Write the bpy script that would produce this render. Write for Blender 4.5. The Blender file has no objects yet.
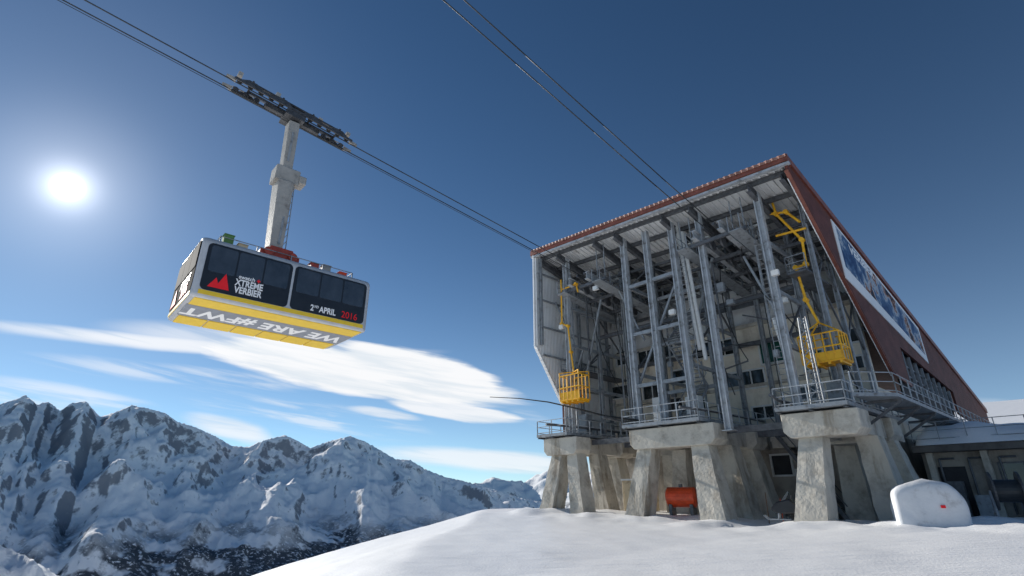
import bpy, bmesh, math, random
from mathutils import Vector, Matrix, noise
random.seed(4)
R = math.radians
scn = bpy.context.scene
COL = scn.collection
# ------------------------------------------------------------------ camera
PITCH = math.atan(207/520.0)
cp, sp_ = math.cos(PITCH), math.sin(PITCH)
EYE = Vector((0, 0, 1.6))
cam = bpy.data.cameras.new('camera'); cam.lens = 520/1024*36; cam.sensor_width = 36
cam.clip_end = 60000; cam.clip_start = 0.1
co = bpy.data.objects.new('camera', cam); COL.objects.link(co)
co.location = EYE; co.rotation_euler = (R(90)+PITCH, 0, 0)
scn.camera = co
scn.view_settings.view_transform = 'Standard'
try: scn.view_settings.look = 'None'
except Exception: pass
scn.view_settings.exposure = 0

def ray(u, v):
    x = (u-512)/520; up = (288-v)/520
    return Vector((x, cp-up*sp_, sp_+up*cp))
def azel(u, v):
    d = ray(u, v)
    return math.atan2(d.x, d.y), math.atan2(d.z, math.hypot(d.x, d.y))
YAW = R(-48)
C0 = Vector((17.46, 28, 0))
ST = Matrix.Translation(C0) @ Matrix.Rotation(YAW, 4, 'Z')
bv = Vector((math.sin(R(48)), math.cos(R(48)), 0))
av = Vector((-math.cos(R(48)), math.sin(R(48)), 0))
def fp(u, v, b):      # pixel on the plane b = const, in station axes (a, b, z)
    d = ray(u, v); t = (b - (EYE-C0).dot(bv))/d.dot(bv); p = EYE+d*t-C0
    return (p.dot(av), b, p.z)
def V(a, b, z): return Vector((-a, b, z))
ID = Matrix.Identity(4)
MW = {}
# ------------------------------------------------------------------ materials
def nodes_of(m): m.use_nodes = True; return m.node_tree.nodes, m.node_tree.links
def mat(name, col, rough=.6, metal=0, var=.25, scale=3, bump=.15, bscale=20, stain=None, streak=False, wave=None, spec=.5, blot=None):
    m = bpy.data.materials.new(name); n, l = nodes_of(m)
    b = n['Principled BSDF']; b.inputs['Roughness'].default_value = rough; b.inputs['Metallic'].default_value = metal
    b.inputs['Specular IOR Level'].default_value = spec
    tc = n.new('ShaderNodeTexCoord'); mp = n.new('ShaderNodeMapping'); l.new(tc.outputs['Object'], mp.inputs[0])
    if streak: mp.inputs['Scale'].default_value = (1, 1, .18)
    nz = n.new('ShaderNodeTexNoise'); nz.inputs['Scale'].default_value = scale; nz.inputs['Detail'].default_value = 8; nz.inputs['Roughness'].default_value = .65
    l.new(mp.outputs[0], nz.inputs['Vector'])
    r = n.new('ShaderNodeValToRGB'); l.new(nz.outputs['Fac'], r.inputs[0])
    lo = [c*(1-var) for c in col]+[1]; hi = [min(1, c*(1+var)) for c in col]+[1]
    if stain: lo = list(stain)+[1]
    r.color_ramp.elements[0].position = .33; r.color_ramp.elements[0].color = lo
    r.color_ramp.elements[1].position = .66; r.color_ramp.elements[1].color = hi
    if stain:
        e = r.color_ramp.elements.new(.45); e.color = list(col)+[1]
    out = r.outputs[0]
    if blot:
        n3 = n.new('ShaderNodeTexNoise'); n3.inputs['Scale'].default_value = blot[0]; n3.inputs['Detail'].default_value = 10; n3.inputs['Roughness'].default_value = .7
        l.new(tc.outputs['Object'], n3.inputs['Vector'])
        mr_ = n.new('ShaderNodeMapRange'); l.new(n3.outputs['Fac'], mr_.inputs[0]); mr_.inputs[1].default_value = .48; mr_.inputs[2].default_value = .68
        mr_.inputs[4].default_value = blot[2]
        mm = n.new('ShaderNodeMix'); mm.data_type = 'RGBA'; l.new(mr_.outputs[0], mm.inputs['Factor']); l.new(out, mm.inputs['A']); mm.inputs['B'].default_value = list(blot[1])+[1]
        out = mm.outputs['Result']
    l.new(out, b.inputs['Base Color'])
    if bump or wave:
        nb = n.new('ShaderNodeTexNoise'); nb.inputs['Scale'].default_value = bscale; nb.inputs['Detail'].default_value = 5
        l.new(tc.outputs['Object'], nb.inputs['Vector'])
        bp = n.new('ShaderNodeBump'); bp.inputs['Strength'].default_value = bump; bp.inputs['Distance'].default_value = .05
        l.new(nb.outputs['Fac'], bp.inputs['Height'])
        last = bp
        if wave:
            w = n.new('ShaderNodeTexWave'); w.bands_direction = wave[0]; w.inputs['Scale'].default_value = wave[1]
            l.new(tc.outputs['Object'], w.inputs['Vector'])
            b2 = n.new('ShaderNodeBump'); b2.inputs['Strength'].default_value = .7; b2.inputs['Distance'].default_value = .06
            l.new(w.outputs['Fac'], b2.inputs['Height']); l.new(bp.outputs[0], b2.inputs['Normal']); last = b2
        l.new(last.outputs[0], b.inputs['Normal'])
    return m
MT = dict(
 galv = mat('galvanised_steel', (.44, .46, .48), .45, .15, .25, 2.0, .08, stain=(.20, .19, .18)),
 steel = mat('dark_steel', (.11, .115, .125), .5, .1, .4, 3, .1),
 mid = mat('painted_steel', (.27, .29, .31), .5, .1, .3, 3, .1, stain=(.15, .14, .13)),
 csteel = mat('carriage_steel', (.07, .072, .078), .5, .3, .4, 3, .1),
 frost = mat('frosted_steel', (.36, .34, .31), .6, .1, .2, 1.3, .2, 9, stain=(.22, .20, .18)),
 conc = mat('concrete', (.54, .50, .43), .9, 0, .12, .9, .8, 6, stain=(.32, .275, .215), streak=True, blot=(.7, (.19, .155, .12), .7)),
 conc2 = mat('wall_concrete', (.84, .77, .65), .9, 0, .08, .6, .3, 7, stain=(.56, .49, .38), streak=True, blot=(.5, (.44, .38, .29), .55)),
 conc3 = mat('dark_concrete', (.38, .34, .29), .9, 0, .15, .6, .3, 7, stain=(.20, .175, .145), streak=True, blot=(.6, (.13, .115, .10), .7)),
 red = mat('red_brown_cladding', (.15, .052, .04), .6, .0, .3, .7, .1, wave=('Y', 1.6), spec=.25),
 redtrim = mat('red_brown_trim', (.24, .08, .055), .5, .1, .3, 2, .1),
 redlight = mat('weathered_red_sheet', (.34, .17, .13), .6, .0, .3, 2, .1),
 lining = mat('pale_metal_lining', (.93, .93, .92), .5, .0, .05, .8, .1, wave=('Y', 1.6), stain=(.78, .76, .73)),
 deck = mat('roof_deck_lining', (.74, .75, .75), .5, .0, .08, .7, .1, stain=(.48, .47, .45)),
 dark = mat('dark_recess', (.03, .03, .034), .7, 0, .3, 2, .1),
 yellow = mat('yellow_paint', (.90, .46, .02), .45, 0, .2, 3, .08, stain=(.6, .27, .02)),
 cyellow = mat('cabin_yellow', (.90, .60, .03), .35, 0, .06, 2, .02),
 white = mat('cabin_silver', (.52, .53, .55), .35, .1, .08, 2, .03),
 grey = mat('cabin_underside_grey', (.24, .26, .30), .5, 0, .15, 3, .05),
 black = mat('cabin_black', (.012, .013, .017), .3, 0, .3, 2, .02),
 mblack = mat('matt_black_film', (.012, .013, .017), .9, 0, .3, 2, .02, spec=.02),
 mglass = mat('tinted_film_glass', (.03, .034, .042), .8, 0, .3, 2, .02, spec=.02),
 glass = mat('dark_glass', (.035, .042, .052), .06, 0, .4, 1, .01, spec=.9),
 wglass = mat('window_glass', (.02, .028, .03), .08, 0, .5, 1.5, .01, spec=.7),
 green = mat('green_glass', (.02, .09, .07), .15, 0, .4, 1.5, .01),
 frame = mat('window_frame_paint', (.72, .72, .70), .5, 0, .1, 4, .03),
 redp = mat('red_paint', (.42, .06, .035), .5, 0, .2, 3, .05),
 orange = mat('orange_red_paint', (.72, .08, .02), .4, 0, .2, 3, .05),
 beige = mat('beige_paint', (.60, .48, .31), .6, 0, .15, 2, .1, stain=(.36, .27, .17)),
 greenp = mat('green_cloth', (.12, .25, .08), .8, 0, .2, 3, .1),
 rope = mat('steel_rope', (.04, .045, .05), .5, .3, .2, 5, .1),
 letter = mat('white_lettering', (.88, .88, .88), .5, 0, .03, 2, 0, spec=.1),
 rletter = mat('red_lettering', (.92, .03, .04), .5, 0, .03, 2, 0, spec=.1),
 shed = mat('pale_grey_tarpaulin', (.68, .69, .71), .7, 0, .08, 1.2, .8, 2, stain=(.5, .5, .51)),
 rubber = mat('black_rubber', (.02, .02, .02), .8, 0, .3, 6, .2),
 wood = mat('brown_timber', (.20, .12, .07), .8, 0, .3, 3, .2, streak=True),
 roofgrey = mat('grey_fascia', (.13, .12, .11), .8, .0, .3, 1, .1, stain=(.07, .065, .06), spec=.2),
)
def snow_mat():
    m = bpy.data.materials.new('snow'); n, l = nodes_of(m); b = n['Principled BSDF']
    b.inputs['Roughness'].default_value = .48; b.inputs['Base Color'].default_value = (.995, .99, .985, 1)
    b.inputs['Specular IOR Level'].default_value = 1.0
    tc = n.new('ShaderNodeTexCoord')
    mp = n.new('ShaderNodeMapping'); mp.inputs['Rotation'].default_value = (0, 0, R(35)); mp.inputs['Scale'].default_value = (.3, 1.3, 1)
    l.new(tc.outputs['Object'], mp.inputs[0])
    a = n.new('ShaderNodeTexNoise'); a.inputs['Scale'].default_value = 1.2; a.inputs['Detail'].default_value = 10; a.inputs['Roughness'].default_value = .6
    a.inputs['Distortion'].default_value = .4
    l.new(mp.outputs[0], a.inputs['Vector'])
    c = n.new('ShaderNodeTexNoise'); c.inputs['Scale'].default_value = 14; c.inputs['Detail'].default_value = 6
    l.new(tc.outputs['Object'], c.inputs['Vector'])
    b1 = n.new('ShaderNodeBump'); b1.inputs['Strength'].default_value = .3; b1.inputs['Distance'].default_value = .2
    b2 = n.new('ShaderNodeBump'); b2.inputs['Strength'].default_value = .4; b2.inputs['Distance'].default_value = .03
    l.new(a.outputs['Fac'], b1.inputs['Height']); l.new(c.outputs['Fac'], b2.inputs['Height']); l.new(b1.outputs[0], b2.inputs['Normal'])
    l.new(b2.outputs[0], b.inputs['Normal'])
    return m
MT['snow'] = snow_mat()

# ------------------------------------------------------------------ mesh builder
class MB:
    def __init__(s, F=ST): s.v = []; s.f = []; s.F = F
    def add(s, vs, fs):
        n = len(s.v); s.v += [Vector(p) for p in vs]; s.f += [[i+n for i in f] for f in fs]; return s
    def box(s, x0, x1, y0, y1, z0, z1):
        return s.add([(x0,y0,z0),(x1,y0,z0),(x1,y1,z0),(x0,y1,z0),(x0,y0,z1),(x1,y0,z1),(x1,y1,z1),(x0,y1,z1)],
                     [(0,3,2,1),(4,5,6,7),(0,1,5,4),(1,2,6,5),(2,3,7,6),(3,0,4,7)])
    def sb(s, a0, a1, b0, b1, z0, z1): return s.box(-a1, -a0, b0, b1, z0, z1)      # box in (a,b,z)
    def frame_of(s, p, q, up=Vector((0,0,1))):
        d = (q-p).normalized()
        if abs(d.dot(up)) > .98: up = Vector((1,0,0))
        sx = d.cross(up).normalized(); return d, sx, sx.cross(d).normalized()
    def beam(s, p, q, w, h, w2=None, h2=None):
        p, q = Vector(p), Vector(q); d, sx, sy = s.frame_of(p, q); w2 = w if w2 is None else w2; h2 = h if h2 is None else h2
        vs = []
        for c, ww, hh in ((p, w, h), (q, w2, h2)):
            for i, j in ((-1,-1),(1,-1),(1,1),(-1,1)): vs.append(c+sx*(i*ww/2)+sy*(j*hh/2))
        return s.add(vs, [(3,2,1,0),(4,5,6,7),(0,1,5,4),(1,2,6,5),(2,3,7,6),(3,0,4,7)])
    def ib(s, p, q, w, h, t=.06):
        p, q = Vector(p), Vector(q); d, sx, sy = s.frame_of(p, q)
        s.beam(p+sy*(h/2-t/2), q+sy*(h/2-t/2), w, t); s.beam(p-sy*(h/2-t/2), q-sy*(h/2-t/2), w, t)
        return s.beam(p, q, t*.8, h-2*t-.002)
    def tube(s, p, q, r, r2=None, n=8):
        p, q = Vector(p), Vector(q); d, sx, sy = s.frame_of(p, q); r2 = r if r2 is None else r2; vs = []
        for c, rr in ((p, r), (q, r2)):
            for i in range(n): t = i*2*math.pi/n; vs.append(c+sx*math.cos(t)*rr+sy*math.sin(t)*rr)
        fs = [(i, (i+1) % n, n+(i+1) % n, n+i) for i in range(n)]+[tuple(range(n))[::-1], tuple(range(n, 2*n))]
        return s.add(vs, fs)
    def path(s, pts, r, n=8):
        for p, q in zip(pts, pts[1:]): s.tube(p, q, r, None, n)
        return s
    def prism_x(s, yz, x0, x1):    # polygon in (y,z) extruded along x
        n = len(yz); vs = [(x0, y, z) for y, z in yz]+[(x1, y, z) for y, z in yz]
        return s.add(vs, [tuple(range(n)), tuple(range(n, 2*n))[::-1]]+[(i, n+i, n+(i+1) % n, (i+1) % n) for i in range(n)])
    def prism_y(s, xz, y0, y1):
        n = len(xz); vs = [(x, y0, z) for x, z in xz]+[(x, y1, z) for x, z in xz]
        return s.add(vs, [tuple(range(n)), tuple(range(n, 2*n))[::-1]]+[(i, n+i, n+(i+1) % n, (i+1) % n) for i in range(n)])
    def rail(s, pts, h=1.1, step=1.5, r=.03, rails=(1, .55, .12)):
        for p, q in zip(pts, pts[1:]):
            p, q = Vector(p), Vector(q); L = (q-p).length; k = max(1, round(L/step))
            for i in range(k+1):
                c = p.lerp(q, i/k); s.beam(c, c+Vector((0,0,h)), r*2, r*2)
            for f in rails:
                o = Vector((0,0,h*f)); s.tube(p+o, q+o, r, None, 5)
        return s
    def build(s, name, m, parent=None, bevel=0, smooth=False, label=None):
        if parent is not None: M = MW[parent.name]
        else:
            ws = [s.F @ v for v in s.v]
            c = sum(ws, Vector())/len(ws); c.z = min(w.z for w in ws); M = Matrix.Translation(c)
        X = M.inverted() @ s.F
        me = bpy.data.meshes.new(name); me.from_pydata([X @ v for v in s.v], [], s.f)
        bm = bmesh.new(); bm.from_mesh(me); bmesh.ops.recalc_face_normals(bm, faces=bm.faces); bm.to_mesh(me); bm.free()
        me.materials.append(m)
        if smooth:
            for p in me.polygons: p.use_smooth = True
        o = bpy.data.objects.new(name, me); COL.objects.link(o)
        if parent is not None: o.parent = parent
        else: o.matrix_world = M
        MW[o.name] = M
        if bevel:
            md = o.modifiers.new('bevel', 'BEVEL'); md.width = bevel; md.segments = 2; md.limit_method = 'ANGLE'
        if label: o['label'] = label
        return o
def tag(o, label, cat, group=None):
    o['label'] = label; o['category'] = cat
    if group: o['group'] = group
    return o
def thing(name, label, cat, M, group=None):
    o = bpy.data.objects.new(name, None); COL.objects.link(o); o.empty_display_size = .5
    o.matrix_world = M; MW[o.name] = M.copy(); return tag(o, label, cat, group)
def struct(o): o['kind'] = 'structure'; return o
def lettering(body, size, org, right, up, m, parent, F, bold=.0, name='lettering', align='CENTER', sx=1):
    cu = bpy.data.curves.new('t', 'FONT'); cu.body = body; cu.size = size; cu.align_x = align; cu.align_y = 'CENTER'
    cu.extrude = .006; cu.offset = bold*size
    o = bpy.data.objects.new('t', cu); COL.objects.link(o); bpy.context.view_layer.update()
    me = bpy.data.meshes.new_from_object(o.evaluated_get(bpy.context.evaluated_depsgraph_get()))
    bpy.data.objects.remove(o)
    right, up = Vector(right), Vector(up); nn = right.cross(up)
    T = Matrix(((right.x*sx, up.x, nn.x, org[0]), (right.y*sx, up.y, nn.y, org[1]), (right.z*sx, up.z, nn.z, org[2]), (0,0,0,1)))
    me.transform(MW[parent.name].inverted() @ F @ T); me.materials.clear(); me.materials.append(m); me.name = name
    q = bpy.data.objects.new(name, me); COL.objects.link(q); q.parent = parent; MW[q.name] = MW[parent.name]
    return q
def sst(a, b, x):
    t = max(0, min(1, (x-a)/(b-a))); return t*t*(3-2*t)
def softplus(x, k):
    x /= k
    return k*(x if x > 30 else math.log1p(math.exp(x)))

# ------------------------------------------------------------------ ground
def G(X, Y):
    A = -X*.6691+Y*.7431-9.13; B = X*.7431+Y*.6691-31.7; r = math.hypot(X, Y); az = math.degrees(math.atan2(X, Y))
    z = .40*sst(6, 22, Y)+.45*sst(30, 52, Y)
    q = max(-10, min(10, .717*X-.697*Y)); z += .045*q*sst(0, 8, r)*(1-sst(90, 150, r))
    n1 = noise.noise(Vector((X*.12, Y*.05, 3)))
    z -= .235*softplus(-2.6-X+1.2*n1, .12)*sst(-20, 0, Y+X*.2+6)
    z -= .6*softplus(A-35, 1.2)
    z += 24*sst(60, 200, r)*sst(26, 40, az)*sst(170, 120, abs(az))
    near = 1-sst(80, 200, r)
    z += near*(.055*noise.fractal(Vector((X*.22, Y*.14, 0)), .9, 2.1, 5)+.03*noise.noise(Vector((X*.9+Y*.6, Y*.4-X*.25, 7))))*sst(1, 6, r)
    z += .38*sst(7, 2, abs(B-.5))*sst(-12, 0, A+4)*(1-sst(22, 27, A))*max(0, .4+noise.fractal(Vector((X*.3, Y*.3, 9)), .8, 2, 3))
    return -700+softplus(z+700, 20) if z < -300 else z
def polar_mesh(name, azs, rs, fn, m, close=False):
    vs = []; fs = []
    for r in rs:
        for a in azs:
            X, Y = r*math.sin(a), r*math.cos(a); vs.append((X, Y, fn(X, Y)))
    n = len(azs)
    for j in range(len(rs)-1):
        for i in range(n-(0 if close else 1)):
            k = (i+1) % n; fs.append((j*n+i, j*n+k, (j+1)*n+k, (j+1)*n+i))
    if close: fs.append(tuple(range(n))[::-1])
    me = bpy.data.meshes.new(name); me.from_pydata(vs, [], fs)
    for p in me.polygons: p.use_smooth = True
    me.materials.append(m)
    o = bpy.data.objects.new(name, me); COL.objects.link(o); return struct(o)
azs = [R(-60+.5*i) for i in range(241)]+[R(60+5*i) for i in range(1, 48)]
rs = [1.0]
while rs[-1] < 3600: rs.append(rs[-1]*(1.022 if 8 < rs[-1] < 70 else 1.04))
polar_mesh('snow_ground', azs, rs, G, MT['snow'], True)

# ------------------------------------------------------------------ mountains
def mountain_mat(name):
    m = bpy.data.materials.new(name); n, l = nodes_of(m); b = n['Principled BSDF']; b.inputs['Roughness'].default_value = .85
    b.inputs['Specular IOR Level'].default_value = .1
    g = n.new('ShaderNodeNewGeometry'); sn = n.new('ShaderNodeSeparateXYZ'); l.new(g.outputs['Normal'], sn.inputs[0])
    sp2 = n.new('ShaderNodeSeparateXYZ'); l.new(g.outputs['Position'], sp2.inputs[0])
    def nz(s, d=8, rg=.65):
        t = n.new('ShaderNodeTexNoise'); t.inputs['Scale'].default_value = s; t.inputs['Detail'].default_value = d; t.inputs['Roughness'].default_value = rg
        l.new(g.outputs['Position'], t.inputs['Vector']); return t.outputs['Fac']
    def mth(op, a, b_=None, cl=False):
        t = n.new('ShaderNodeMath'); t.operation = op; t.use_clamp = cl
        for i, q in enumerate((a, b_)):
            if q is None: continue
            if isinstance(q, (int, float)): t.inputs[i].default_value = q
            else: l.new(q, t.inputs[i])
        return t.outputs[0]
    def mr(x, a, b_, c=0, d=1):
        t = n.new('ShaderNodeMapRange'); l.new(x, t.inputs[0]); t.inputs[1].default_value = a; t.inputs[2].default_value = b_
        t.inputs[3].default_value = c; t.inputs[4].default_value = d; return t.outputs[0]
    n1 = nz(.016, 10, .68); n2 = nz(.004)
    steep = mth('ADD', sn.outputs['Z'], mth('MULTIPLY', mth('SUBTRACT', n1, .5), .75))
    rock = mth('MULTIPLY', mr(steep, .64, .52), .8)
    low = mth('ADD', sp2.outputs['Z'], mth('MULTIPLY', mth('SUBTRACT', n2, .5), 380))
    fdens = mth('MULTIPLY', mr(low, -130, -270), mr(nz(.05, 4, .7), .36, .46))
    clear = mr(nz(.0065, 3, .5), .58, .52)
    forest = mth('MULTIPLY', mth('MULTIPLY', fdens, clear), .93)
    c1 = n.new('ShaderNodeMix'); c1.data_type = 'RGBA'; l.new(rock, c1.inputs['Factor'])
    c1.inputs['A'].default_value = (.99, .99, .99, 1); c1.inputs['B'].default_value = (.12, .135, .165, 1)  # rock lifted and tinted blue: aerial haze painted into the base colour
    c2 = n.new('ShaderNodeMix'); c2.data_type = 'RGBA'; l.new(forest, c2.inputs['Factor']); l.new(c1.outputs['Result'], c2.inputs['A'])
    c2.inputs['B'].default_value = (.028, .04, .055, 1)
    l.new(c2.outputs['Result'], b.inputs['Base Color'])
    bp = n.new('ShaderNodeBump'); bp.inputs['Strength'].default_value = .9; bp.inputs['Distance'].default_value = 17
    l.new(nz(.011, 10, .64), bp.inputs['Height']); l.new(bp.outputs[0], b.inputs['Normal'])
    return m
MM = mountain_mat('mountain')
def interp(tab, x):
    if x <= tab[0][0]: return tab[0][1]
    for (x0, y0), (x1, y1) in zip(tab, tab[1:]):
        if x <= x1: return y0+(y1-y0)*(x-x0)/(x1-x0)
    return tab[-1][1]
def range_mesh(name, prof, az0, az1, step, r0, rp, r1, rows, zb, amp, scl, seed, sm=.22):
    tab = sorted(azel(u, v) for u, v in prof)
    na = int((az1-az0)/step)+1; A = [R(az0+step*i) for i in range(na)]
    rr = [r0+(r1-r0)*(j/(rows-1))**1.1 for j in range(rows)]
    H = []
    for r in rr:
        row = []
        for a in A:
            X, Y = r*math.sin(a), r*math.cos(a)
            t = (r-r0)/(rp-r0); env = (sst(-.05, 1, t)*.6+.4*max(0, min(1, t))) if t < 1 else max(.3, 1-(t-1)*.9)
            Hr = math.tan(interp(tab, a))*rp
            w = noise.noise_vector(Vector((X*scl*.7, Y*scl*.7, seed)))*.45
            q = Vector((X*scl, Y*scl, seed))+w
            n = noise.ridged_multi_fractal(q, 1.08, 2.05, 8, 1.0, 1.95)
            n2 = noise.ridged_multi_fractal(q*3.3+Vector((5, 2, 0)), 1.0, 2.1, 5, 1.0, 2.0)
            row.append(zb+env*(Hr-zb)+amp*(n-1.0)*(.3+.7*env)+amp*.15*(n2-1.0))
        H.append(row)
    ks = []
    for i, a in enumerate(A):
        j = max(range(rows), key=lambda q: H[q][i]/rr[q]); T = math.tan(interp(tab, a))*rr[j]
        ks.append((T-zb)/max(60, H[j][i]-zb))
    w = max(2, int(sm/step)); ks2 = [sum(ks[max(0, i-w):i+w+1])/len(ks[max(0, i-w):i+w+1]) for i in range(na)]
    vs = [(r*math.sin(a), r*math.cos(a), zb+(H[j][i]-zb)*ks2[i]+1.6) for j, r in enumerate(rr) for i, a in enumerate(A)]
    fs = [(j*na+i, j*na+i+1, (j+1)*na+i+1, (j+1)*na+i) for j in range(rows-1) for i in range(na-1)]
    me = bpy.data.meshes.new(name); me.from_pydata(vs, [], fs)
    for p in me.polygons: p.use_smooth = True
    me.materials.append(MM); o = bpy.data.objects.new(name, me); COL.objects.link(o); return struct(o)
prof = [(-60,402),(0,404),(14,400),(26,395),(38,405),(48,401),(60,411),(72,403),(86,401),(100,417),(116,412),(132,405),(150,409),(165,413),(178,422),(195,427),(215,436),(232,446),(248,447),(262,441),
        (285,435),(298,441),(310,448),(330,441),(350,436),(366,442),(380,450),(395,459),(410,460),(425,469),(445,477),(460,480),(485,487),(520,498),(560,506),(640,520)]
range_mesh('mountains', prof, -58, 6, .08, 2100, 5600, 7600, 290, -760, 430, 1/1650., 2.3)
prof2 = [(330,500),(400,492),(440,487),(480,483),(492,477),(505,480),(525,482),(538,474),(550,470),(562,476),(575,474),(620,466),(700,475),(800,480),(900,480),(1100,480)]
range_mesh('distant_mountains', prof2, -20, 60, .2, 11000, 16000, 19000, 90, -1200, 420, 1/2600., 8.1)
prof3 = [(-60,520),(0,545),(30,558),(62,578),(120,640),(300,760)]
range_mesh('rocky_slope', prof3, -60, -36, .12, 500, 900, 1200, 60, -330, 24, 1/90., 5.5)

# ------------------------------------------------------------------ station
def rz(a, b): return 21.8+.0655*a-.2077*b
WB = 10.5
st = thing('cable_car_station', 'large open fronted cable car station with red brown roof on concrete piers in the snow', 'cable car station', ST)
W = 22.9; D = 52
rf = MB()
def slab(mb, a0, a1, b0, b1, top, bot):
    vs = [V(a, b, rz(a, b)+o) for o in (bot, top) for a, b in ((a0, b0), (a1, b0), (a1, b1), (a0, b1))]
    mb.add(vs, [(0,1,2,3),(4,7,6,5),(0,4,5,1),(1,5,6,2),(2,6,7,3),(3,7,4,0)])
slab(rf, -.25, W+.3, -.1, D, 0, -.16); roof = rf.build('roof', MT['redtrim'], st)
f = MB(); f.beam(V(-.3, -.2, rz(0, 0)-.22), V(W+.3, -.2, rz(W, 0)-.22), .12, .46); f.build('fascia', MT['redtrim'], roof)
f = MB(); vs = []; nn_ = 116
for i in range(nn_+1):
    a = -.25+i*.2; y = -.29 if (i//1) % 2 else -.36; vs += [V(a, y, rz(a, 0)-.18), V(a, y, rz(a, 0)+.03), V(a, -.12, rz(a, 0)+.03)]
f.add(vs, [q for i in range(nn_) for q in ((i*3, i*3+1, i*3+4, i*3+3), (i*3+1, i*3+2, i*3+5, i*3+4))]); f.build('roof_sheet_edge', MT['redlight'], roof)
f = MB(); f.beam(V(-.3, -.05, rz(0, 0)-.58), V(W+.3, -.05, rz(W, 0)-.58), .3, .16); f.build('gutter', MT['galv'], roof)
f = MB(); slab(f, .15, W-.1, .1, 20, -.17, -.25)
for i in range(46):
    a = .3+i*.49; f.add([V(a+da, b, rz(a, b)+dz) for b in (.1, 20) for da, dz in ((0,-.255),(.2,-.255),(.16,-.36),(.04,-.36))],
        [(0,1,2,3),(7,6,5,4),(0,4,5,1),(1,5,6,2),(2,6,7,3),(3,7,4,0)])
f.build('roof_lining', MT['deck'], roof)
for i in range(6):
    b = .7+i*2.2; f = MB(); f.ib(V(.2, b, rz(0, b)-.55), V(W-.2, b, rz(W, b)-.55), .18, .34, .04); f.build('purlin', MT['steel'], st)
for a in (.45, 2.6, 7, 9.3, 13.8, 16, 20.3, 22.5):
    f = MB(); f.ib(V(a, .3, rz(a, .3)-1.05), V(a, 12, rz(a, 12)-1.05), .3, .6, .06); f.build('rafter', MT['steel'], st)
for b in (5.2, 9.2):
    f = MB(); dz = 2.8
    p = [.5, 2.6, 4.8, 7, 9.3, 11.5, 13.8, 16, 18.2, 20.3, 22.4]
    f.beam(V(.5, b, rz(.5, b)-dz), V(22.4, b, rz(22.4, b)-dz), .18, .22); f.beam(V(.5, b, rz(.5, b)-1.4), V(22.4, b, rz(22.4, b)-1.4), .18, .22)
    for i, a in enumerate(p):
        f.beam(V(a, b, rz(a, b)-1.4), V(a, b, rz(a, b)-dz), .1, .1)
        if i: q = p[i-1]; f.beam(V(q, b, rz(q, b)-(1.4 if i % 2 else dz)), V(a, b, rz(a, b)-(dz if i % 2 else 1.4)), .1, .1)
    f.build('truss', MT['steel'], st)
# side walls
f = MB(); f.prism_x([(0, 23.15), (0, 13.9), (3.3, 9.1), (3.3, 6.4), (13, 6.2), (D, 7), (D, rz(W, D)-.2)], -W-.12, -W+.05)
lw = f.build('side_wall', MT['red'], st, label='left side wall, pale inside')
f = MB(); f.prism_x([(.05, rz(W, 0)-.3), (.05, 13.95), (3.34, 9.15), (3.34, 6.5), (12.9, 6.5), (12.9, rz(W, 12.9)-.4)], -W+.06, -W+.14); f.build('wall_lining', MT['lining'], lw)
f = MB(); f.beam(V(W, -.06, 13.9), V(W, 3.28, 9.06), .3, .14); f.beam(V(W, -.06, 23.0), V(W, -.06, 13.9), .3, .12); f.build('edge_trim', MT['lining'], lw)
for z in (8, 10.6, 13.2, 15.8, 18.4, 21):
    b0 = .1 if z > 13.9 else (3.4 if z < 9 else 3.3*(13.9-z)/4.8+.15)
    f = MB(); f.beam(V(W-.3, b0, z), V(W-.3, WB-.1, z), .14, .14); f.build('girt', MT['mid'], st)
for b in (.25, 5.4, 9.6):
    f = MB(); f.ib(V(W-.5, b, 14 if b < 1 else 6.3), V(W-.5, b, rz(W, b)-.8), .26, .26); f.build('wall_post', MT['mid'], st)
# right wall
f = MB(); f.prism_x([(0, 21.6), (0, 20.9), (13.1, 9.6), (17, 9.35), (17, 12.3), (34, 10.9), (34, 8.8), (D, 8), (D, rz(0, D)-.2)], -.05, .14)
rw = f.build('side_wall', MT['red'], st, label='right side wall clad in red brown sheet')
f = MB(); f.beam(V(.0, -.02, 20.85), V(.0, 13.08, 9.52), .24, .1); f.build('edge_trim', MT['redtrim'], rw)
f = MB(); f.prism_x([(.3, 20.4), (13, 9.5), (13, 18.6)], -.14, -.09); f.build('wall_lining', MT['lining'], rw)
f = MB(); f.beam(V(-.2, -.1, 21.62), V(-.2, D, rz(0, D)-.16), .14, .5); f.build('verge_trim', MT['redtrim'], rw)
f = MB(); f.beam(V(-.17, 13, 9.55), V(-.17, 17, 9.3), .12, .22); f.build('sill_trim', MT['redtrim'], rw)
for z in (12.5, 14.5, 16.5, 18.5):
    b0 = (20.9-z)/.862+.3; f = MB(); f.beam(V(.42, b0, z), V(.42, 12.8, z), .14, .2); f.build('girt', MT['steel'], st)
for b in (3.5, 6.8, 10.0):
    f = MB(); f.ib(V(.62, b, 6.3), V(.62, b, rz(0, b)-.8), .28, .28); f.build('wall_post', MT['mid'], st)
for k, (b0, z0, b1, z1) in enumerate(((3.5,18,6.8,14.5),(6.8,18,3.5,14.5),(6.8,14.5,10,11),(10,14.5,6.8,11),(3.5,14.5,6.8,11),(3.5,11,6.8,7.2))):
    f = MB(); f.beam(V(.62, b0, z0), V(.62, b1, z1), .1, .12); f.build('brace', MT['steel'], st)
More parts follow.
